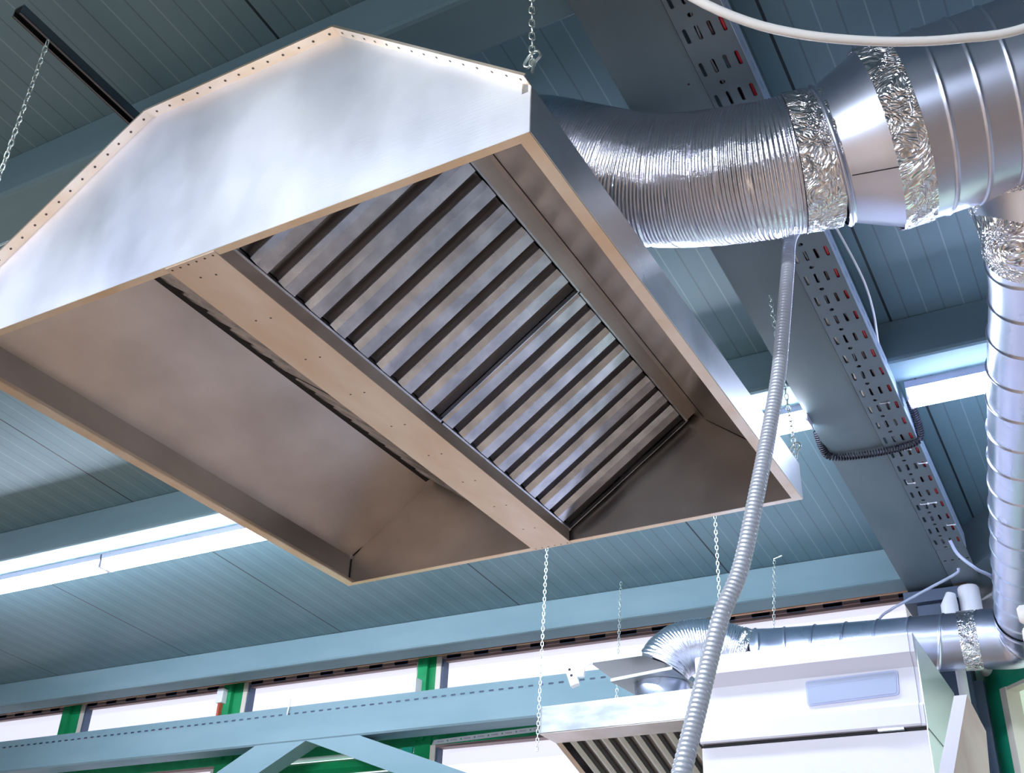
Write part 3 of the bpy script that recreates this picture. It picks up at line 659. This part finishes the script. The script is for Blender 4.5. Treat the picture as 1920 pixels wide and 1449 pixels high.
# ------------------------------------------------------------------ corrugated conduit, white cables
hp = [(-.392, 2.06, 1.79), (-.396, 2.02, 1.70), (-.4240, 1.9600, 1.60), (-.4358, 1.9142, 1.5283), (-.4390, 1.880, 1.43), (-.4490, 1.8204, 1.2371), (-.4557, 1.7855, 1.1243), (-.4690, 1.7455, 1.0000), (-.4851, 1.6852, .8442), (-.5077, 1.6347, .6903), (-.5292, 1.5950, .6057), (-.5415, 1.5667, .5329), (-.5522, 1.5197, .4320), (-.5580, 1.4693, .3422), (-.5650, 1.42, .24), (-.58, 1.34, .0), (-.60, 1.25, -.35)]
pts, L = spline(hp, 1500)
m = MB(); m.tube(pts, .014, 24, rf=lambda l, a, i: .0132+.0011*math.cos(2*math.pi*l/.0088)); tag(m.build('corrugated_conduit', HOSE), 'grey corrugated conduit hanging from behind the flexible duct down past the hood', 'conduit')
pts, L = spline([(-.75, .45, 2.015), (-.66, .62, 1.72), (-.52, .80, 1.42), (-.40, .90, 1.30), (-.3205, .9776, 1.2344), (-.2593, 1.0322, 1.2069), (-.2003, 1.0746, 1.1950), (-.1393, 1.1126, 1.1911), (-.077, 1.1479, 1.1921), (-.0133, 1.1801, 1.1986), (.0718, 1.2173, 1.2158), (.25, 1.27, 1.29), (.5, 1.30, 1.45), (.8, 1.2, 1.70), (1.0, 1.1, 1.978)], 140)
m = MB(); m.tube(pts, .0064, 16); tag(m.build('hanging_cable', WHITEC), 'thick white cable sagging across the top right of the photo', 'cable')
pts, L = spline([(-.410, 3.545, 1.48), (-.394, 3.5617, 1.4344), (-.3496, 3.5584, 1.3793), (-.300, 3.66, 1.35), (-.26, 3.95, 1.20)], 50)
m = MB(); m.tube(pts, .0055, 10); tag(m.build('hanging_cable', GREYC), 'grey cable dropping from the tray end behind the falling duct', 'cable')
pts, L = spline([(-.422, 3.745, 1.462), (-.4327, 3.7581, 1.4497), (-.5448, 3.8678, 1.451), (-.6341, 3.9516, 1.4502), (-.7169, 4.0892, 1.4745), (-.7814, 4.1857, 1.4762), (-.85, 4.26, 1.40)], 60)
m = MB(); m.tube(pts, .0050, 10); tag(m.build('hanging_cable', GREYC), 'grey cable running left from the tray end to the level far duct', 'cable')

# ------------------------------------------------------------------ smaller hood with damper plates
h2 = empty('exhaust_hood', (-1.51, 3.8, .96), 'smaller stainless hood beside the white cabinet with slanted filters', 'hood'); rl = rel((-1.51, 3.8, .96))
XA, XB = -1.8066, -1.215
m = MB(); m.prism([rl(XA, 3.42, .962), rl(XB, 3.42, .964), rl(XB, 3.42, 1.056), rl(XA, 3.42, 1.0495)], (0, .0015, 0)); m.build('front_panel', PLATE2, h2)
m = MB(); m.prism([rl(XA, 3.42, .96), rl(XB, 3.42, .962), rl(XB, 3.548, .961), rl(XA, 3.548, .959)], (0, 0, -.0015)); m.build('rim_flange', INNER, h2)
for x in (XA, XB-.0015):
    m = MB(); m.prism([rl(x, 3.42, 1.05), rl(x, 3.42, .96), rl(x, 3.55, .958), rl(x, 4.18, .757), rl(x, 4.18, 1.05)], (.0015, 0, 0)); m.build('side_panel', INNER, h2)
m = MB(); m.prism([rl(XA, 3.42, 1.0495), rl(XB, 3.42, 1.056), rl(XB, 4.18, 1.056), rl(XA, 4.18, 1.0495)], (0, 0, .0015)); m.build('top_panel', STEEL, h2)
m = MB(); m.box(XA+1.51, XB+1.51, .378, .38, -.2, .09); m.build('rear_panel', INNER, h2)
sl = -.32
for x in (XA, XB-.02):
    m = MB(); m.prism([rl(x, 3.548, .959), rl(x+.022, 3.548, .959), rl(x+.022, 4.175, .959+sl*.627), rl(x, 4.175, .959+sl*.627)], (0, 0, -.0015)); m.build('rim_flange', RIM if 0 else INNER, h2)
fr = MB(); fr.prism([rl(XA+.024, 3.552, .990), rl(XB-.02, 3.552, .990), rl(XB-.02, 4.17, .990+sl*.62), rl(XA+.024, 4.17, .990+sl*.62)], (0, 0, .004), 1); fr.box(XA+1.534, XB+1.49, 3.549-3.8, 3.552-3.8, 0, .04)
f = fr.build('baffle_filter', [BAFFLE2, DARK], h2)
x = XA + .044; Z2 = lambda y: .962 + sl*(y-3.552)
while x < XB-.04:
    m = MB(); pr = [(0, .014), (.003, .002), (.012, 0), (.030, 0), (.032, .016)]
    for i in range(4):
        (a, d), (c, e) = pr[i], pr[i+1]
        m.add([rl(x+a, 3.556, Z2(3.556)+d), rl(x+a, 4.165, Z2(4.165)+d), rl(x+c, 4.165, Z2(4.165)+e), rl(x+c, 3.556, Z2(3.556)+e)], [(0, 1, 2, 3)])
    m.build('baffle', BAFFLE2, f)
    m = MB(); pr = [(.028, .012), (.029, .024), (.062, .024), (.063, .012)]
    if x+.063 < XB-.02:
        for i in range(3):
            (a, d), (c, e) = pr[i], pr[i+1]
            m.add([rl(x+a, 3.556, Z2(3.556)+d), rl(x+a, 4.165, Z2(4.165)+d), rl(x+c, 4.165, Z2(4.165)+e), rl(x+c, 3.556, Z2(3.556)+e)], [(0, 1, 2, 3)])
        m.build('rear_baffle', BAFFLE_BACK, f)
    x += .0595
m = MB(); m.tube([rl(-1.506, 3.80, 1.05), rl(-1.506, 3.80, 1.13), rl(-1.506, 3.80, 1.135), rl(-1.506, 3.80, 1.199)], [.108, .108, .101, .101], 48, caps=False); m.build('duct_collar', GALV, h2)
m = MB(); m.tube([rl(-1.506, 3.80, 1.052), rl(-1.506, 3.80, 1.11)], .112, 48, caps=False); m.build('foil_tape', TAPE, h2)
# two folded damper plates on the collar
dp = empty('damper_plate', (-1.54, 3.78, 1.21), 'pair of overlapping grey damper plates on the duct collar of the smaller hood', 'damper'); rl = rel((-1.54, 3.78, 1.21))
m = MB(); q = [(-1.6643, 3.6971), (-1.4035, 3.6413), (-1.3918, 3.8616), (-1.6457, 3.8973)]
m.prism([rl(x, y, 1.200) for x, y in q], (0, 0, .003)); m.prism([rl(*q[0], 1.200), rl(*q[1], 1.200), rl(*q[1], 1.212), rl(*q[0], 1.212)], (0, .002, 0)); m.build('lower_plate', DAMPER, dp)
m = MB(); q = [(-1.7305, 3.6703), (-1.5242, 3.657), (-1.4544, 3.8354), (-1.7374, 3.8693)]
m.prism([rl(x, y, 1.268) for x, y in q], (0, 0, .003)); m.prism([rl(*q[0], 1.268), rl(*q[1], 1.268), rl(*q[1], 1.286), rl(*q[0], 1.286)], (0, .002, 0)); m.prism([rl(*q[1], 1.268), rl(*q[2], 1.268), rl(*q[2], 1.282), rl(*q[1], 1.282)], (.002, .001, 0)); m.build('upper_plate', DAMPER, dp)
m = MB(); m.tube([rl(-1.50, 3.83, 1.205), rl(-1.50, 3.83, 1.268)], .004, 8); m.build('spacer', STEEL, dp)
# white sensor on a ball bracket
sn = empty('motion_sensor', (-1.775, 3.66, 1.235), 'small white sensor with two dark holes on a ball bracket left of the damper plates', 'sensor')
Mr = Matrix.Rotation(-.35, 4, 'Y') @ Matrix.Rotation(.25, 4, 'Z')
m = MB(); pr = []
for k in range(16):
    a = 2*math.pi*k/16; c, s_ = math.cos(a), math.sin(a); pr.append((math.copysign(abs(c)**.5, c)*.017, math.copysign(abs(s_)**.5, s_)*.015))
m.prism([tuple(Mr @ Vector((x-.028, y, -.042))) for x, y in pr], tuple(Mr.to_3x3() @ Vector((0, 0, .086))))
for z in (.018, -.006): m.disc(tuple(Mr @ Vector((-.028, -.0156, z))), tuple(Mr.to_3x3() @ Vector((0, -1, 0))), .0055, 1, 12)
m.build('sensor_head', [WHITEP, DARK], sn)
m = MB(); m.tube([(-.012, 0, -.002), (.012, 0, -.004), (.022, .002, -.006)], [.012, .017, .012], 16); m.tube([(.018, 0, -.004), (.020, 0, .018), (.038, 0, .030), (.05, .01, .034)], .005, 8); m.build('ball_bracket', WHITEP, sn)

# ------------------------------------------------------------------ white cabinet and the board next to it
cb = empty('cabinet', (-.845, 3.6, -ZC), 'tall white enamelled appliance cabinet with a blue-grey display at the lower right', 'cabinet'); rl = rel((-.845, 3.6, -ZC))
XA, XB = -1.172, -.520
m = MB(); m.prism([rl(XA, 3.266, -ZC+.06), rl(XA, 3.266, .826), rl(XA, 3.280, .832), rl(XA, 3.280, 1.085), rl(XA, 3.87, 1.085), rl(XA, 3.87, -ZC+.06)], (XB-XA, 0, 0)); m.build('cabinet_body', CABW, cb)
m = MB(); m.box(XB+.845, XB+.8465, 3.262-3.6, 3.872-3.6, .07, 2.128); m.prism([rl(XB, 3.262, .828), rl(XB, 3.262, 1.09), rl(XB, 3.872, 1.089), rl(XB, 3.872, .828)], (.003, 0, 0)); m.tube([rl(XB+.003, 3.262, .83), rl(XB+.003, 3.872, .83)], .0012, 6, 1); m.build('side_sheet', [CABS, DARK], cb)
m = MB()
pf = [(3.279, .8365), (3.252, .8365), (3.250, .842), (3.250, .893), (3.266, .904), (3.266, 1.004), (3.238, 1.040), (3.238, 1.090), (3.246, 1.098), (3.279, 1.098)]
m.prism([rl(XA, y, z) for y, z in pf], (XB-XA-.012, 0, 0)); 
m.prism([rl(XB-.012, y, z) for y, z in pf[:1]+[(y+.004, z) for y, z in pf[1:-1]]+pf[-1:]], (.012, 0, 0)); m.build('hinged_lid', CABW, cb)['label'] = 'ridged upper front cover'
m = MB(); m.box(XA+.845+.004, XB+.845-.004, 3.268-3.6, 3.275-3.6, .826+ZC+.001, .8365+ZC-.001); m.build('shadow_gap', DARK, cb)
m = MB(); rr = .008; q = [(-.8433, .9940), (-.5764, .9990), (-.5816, .9282), (-.8426, .9205)]
def rrect(q, rr, y):
    out = []
    P = [Vector((x, 0, z)) for x, z in q]
    for i in range(4):
        a, b_, c = P[i-1], P[i], P[(i+1) % 4]
        p0 = b_ + (a-b_).normalized()*rr; p1 = b_ + (c-b_).normalized()*rr
        for k in range(5):
            t = k/4; v = p0*(1-t)**2 + b_*2*t*(1-t) + p1*t*t; out.append(rl(v.x, y, v.z))
    return out
m.prism(rrect(q, .010, 3.262), (0, .006, 0)); q2 = [(x + (.005 if i in (0, 3) else -.005), z + (-.005 if i in (0, 1) else .005)) for i, (x, z) in enumerate(q)]
m.prism(rrect(q2, .007, 3.2605), (0, .003, 0), 1)
m.prism([rl(-.836, 3.260, .977), rl(-.60, 3.260, .9825), rl(-.60, 3.260, .9835), rl(-.836, 3.260, .978)], (0, .001, 0), 0); m.build('display_panel', [mat('display_frame', (.33, .38, .60), .3), PANELG], cb)
m = MB()
for x in (-.60+.845-.05,): m.box(x, x+.07, 3.250-3.6, 3.268-3.6, .8355+ZC-.006, .8355+ZC+.0); 
m.build('hinge_cover', CABS, cb)
m = MB()
for x in (-.31, .31):
    for y in (-.3, .24): m.box(x-.03, x+.03, y-.03, y+.03, 0, .06)
m.build('cabinet_foot', BLACKP, cb)
# leaning side board
bd = MB(); poly = [(-.38, 3.0773, .8589), (-.38, 3.300, .845), (-.38, 3.3679, .800), (-.38, 3.36, -ZC), (-.38, 1.90, -ZC), (-.38, 2.15, .0), (-.38, 2.6391, .5722)]
poly = [(-.38, 3.0773, .8589), (-.38, 3.345, .829), (-.38, 3.27, .707), (-.38, 3.2, .3), (-.38, 3.2, -ZC), (-.38, 2.60, -ZC), (-.38, 2.60, .52), (-.38, 2.6391, .5722)]
E_ = [Vector(p) for p in poly]; n = len(E_); off = Vector((-.032, 0, 0))
bd.add(E_ + [p+off for p in E_], [list(range(n))], 0); bd.add(E_ + [p+off for p in E_], [[i+n for i in range(n)][::-1]] + [(i, (i+1) % n, (i+1) % n + n, i+n) for i in range(n)], 1)
tag(bd.build('side_board', [BOARDP, BOARDW]), 'pinkish board with a pale slanting front edge right of the white cabinet', 'board')
# white pipes behind the level duct
p = empty('drain_pipe', (-.472, 4.30, -ZC), 'white pipe with a thick rounded sleeve rising behind the level far duct', 'pipe')
m = MB(); m.tube([(.009, 0, ZC+1.37), (.009, .02, ZC+1.33), (.009, .25, ZC+1.32)], .024, 24); m.build('pipe', WHITEP, p)
m = MB(); m.tube([(.009, 0, ZC+1.36), (.009, 0, ZC+1.362), (.009, 0, ZC+1.592), (.009, 0, ZC+1.600)], [.036, .039, .039, .034], 32); m.build('sleeve', WHITEP, p)
p = empty('drain_pipe', (-.545, 4.25, -ZC), 'white pipe with a slanted top left of the thicker white sleeve', 'pipe')
m = MB(); m.tube([(.01, 0, ZC+1.30), (.012, 0, ZC+1.52), (.024, 0, ZC+1.565)], [.029, .031, .017], 24); m.tube([(.012, 0, 0), (.012, 0, ZC+1.30)], .018, 16); m.build('pipe', WHITEP, p)
# printed tape strip under the chord, boxes on the posts
m = MB(); x0 = -2.90
m.prism([(x0, 4.445, 1.2655), (-2.17, 4.445, 1.2855), (-2.17, 4.445, 1.264), (x0-.01, 4.445, 1.244)], (0, .002, 0)); i = 0
x = x0+.02
while x < -2.2:
    zc = 1.2555 + (x-x0)*.0265; 
    if i % 2:
        m.disc((x+.016, 4.4445, zc), (0, -1, 0), .0045, 1, 6)
    else:
        for k in range(6): m.box(x+k*.006, x+k*.006+.0038, 4.4440, 4.4446, zc-.0028, zc+.0028, 2)
    x += .040 if i % 2 == 0 else .032; i += 1
tag(m.build('printed_tape', [STRIPM, mat('tape_leaf_green', (.02, .22, .10), .5), mat('tape_print', (.22, .23, .26), .5)]), 'grey printed strip with small green marks under the right part of the chord beam', 'strip')
m = MB(); m.box(-3.112, -3.045, 4.47, 4.524, 1.50, 1.582); m.disc((-3.058, 4.469, 1.55), (0, -1, 0), .009, 1, 14); m.box(-3.065, -3.050, 4.4685, 4.47, 1.537, 1.565, 1)
tag(m.build('window_sensor', [WHITEP, mat('sensor_window', (.70, .70, .74), .3)]), 'white box sensor on the green post near the middle of the photo', 'sensor')
m = MB(); m.box(-4.345, -4.302, 4.49, 4.524, 1.590, 1.665); m.box(-4.336, -4.322, 4.50, 4.524, 1.40, 1.59, 1)
tag(m.build('window_sensor', [WHITEP, mat('sensor_red', (.55, .10, .05), .4)]), 'small white box with a red strip on the green post left of centre', 'sensor')
m = MB(); m.tube([(-3.69, YC+.03, 1.417), (-3.675, YC+.012, 1.43), (-3.668, YC+.01, 1.475), (-3.672, YC+.012, 1.495)], .004, 8); tag(m.build('cable_tie', WHITEP), 'white cable tie end sticking up from the tray on the chord beam', 'cable tie')
# copper coloured pipe under the far purlin
m = MB(); m.tube([(-1.65, 4.475, 1.680), (-.665, 4.475, 1.684)], .0065, 10); m.tube([(-7.5, 4.475, 1.680), (-1.65, 4.475, 1.680)], .0035, 8); tag(m.build('heating_pipe', COPPER), 'thin copper-coloured pipe along the top of the white windows', 'pipe')
# white emergency light cut by the right edge
wl = empty('spotlight', (-.125, 2.115, .70), 'white twin spotlight head cut by the right edge of the photo', 'lamp')
m = MB(); m.tube([(-.027, 0, .022), (-.022, 0, .022), (.03, 0, .022)], [.012, .017, .017], 20); m.build('upper_head', WHITEP, wl)
m = MB(); pr = []
for k in range(20):
    a = 2*math.pi*k/20; c, s_ = math.cos(a), math.sin(a); pr.append((math.copysign(abs(c)**.5, c)*.03+.003, .0, math.copysign(abs(s_)**.5, s_)*.022-.02))
m.prism(pr, (0, .03, 0)); m.tube([(.02, .015, -.04), (.02, .015, -2.0)], .008, 10); m.build('lamp_body', WHITEP, wl)
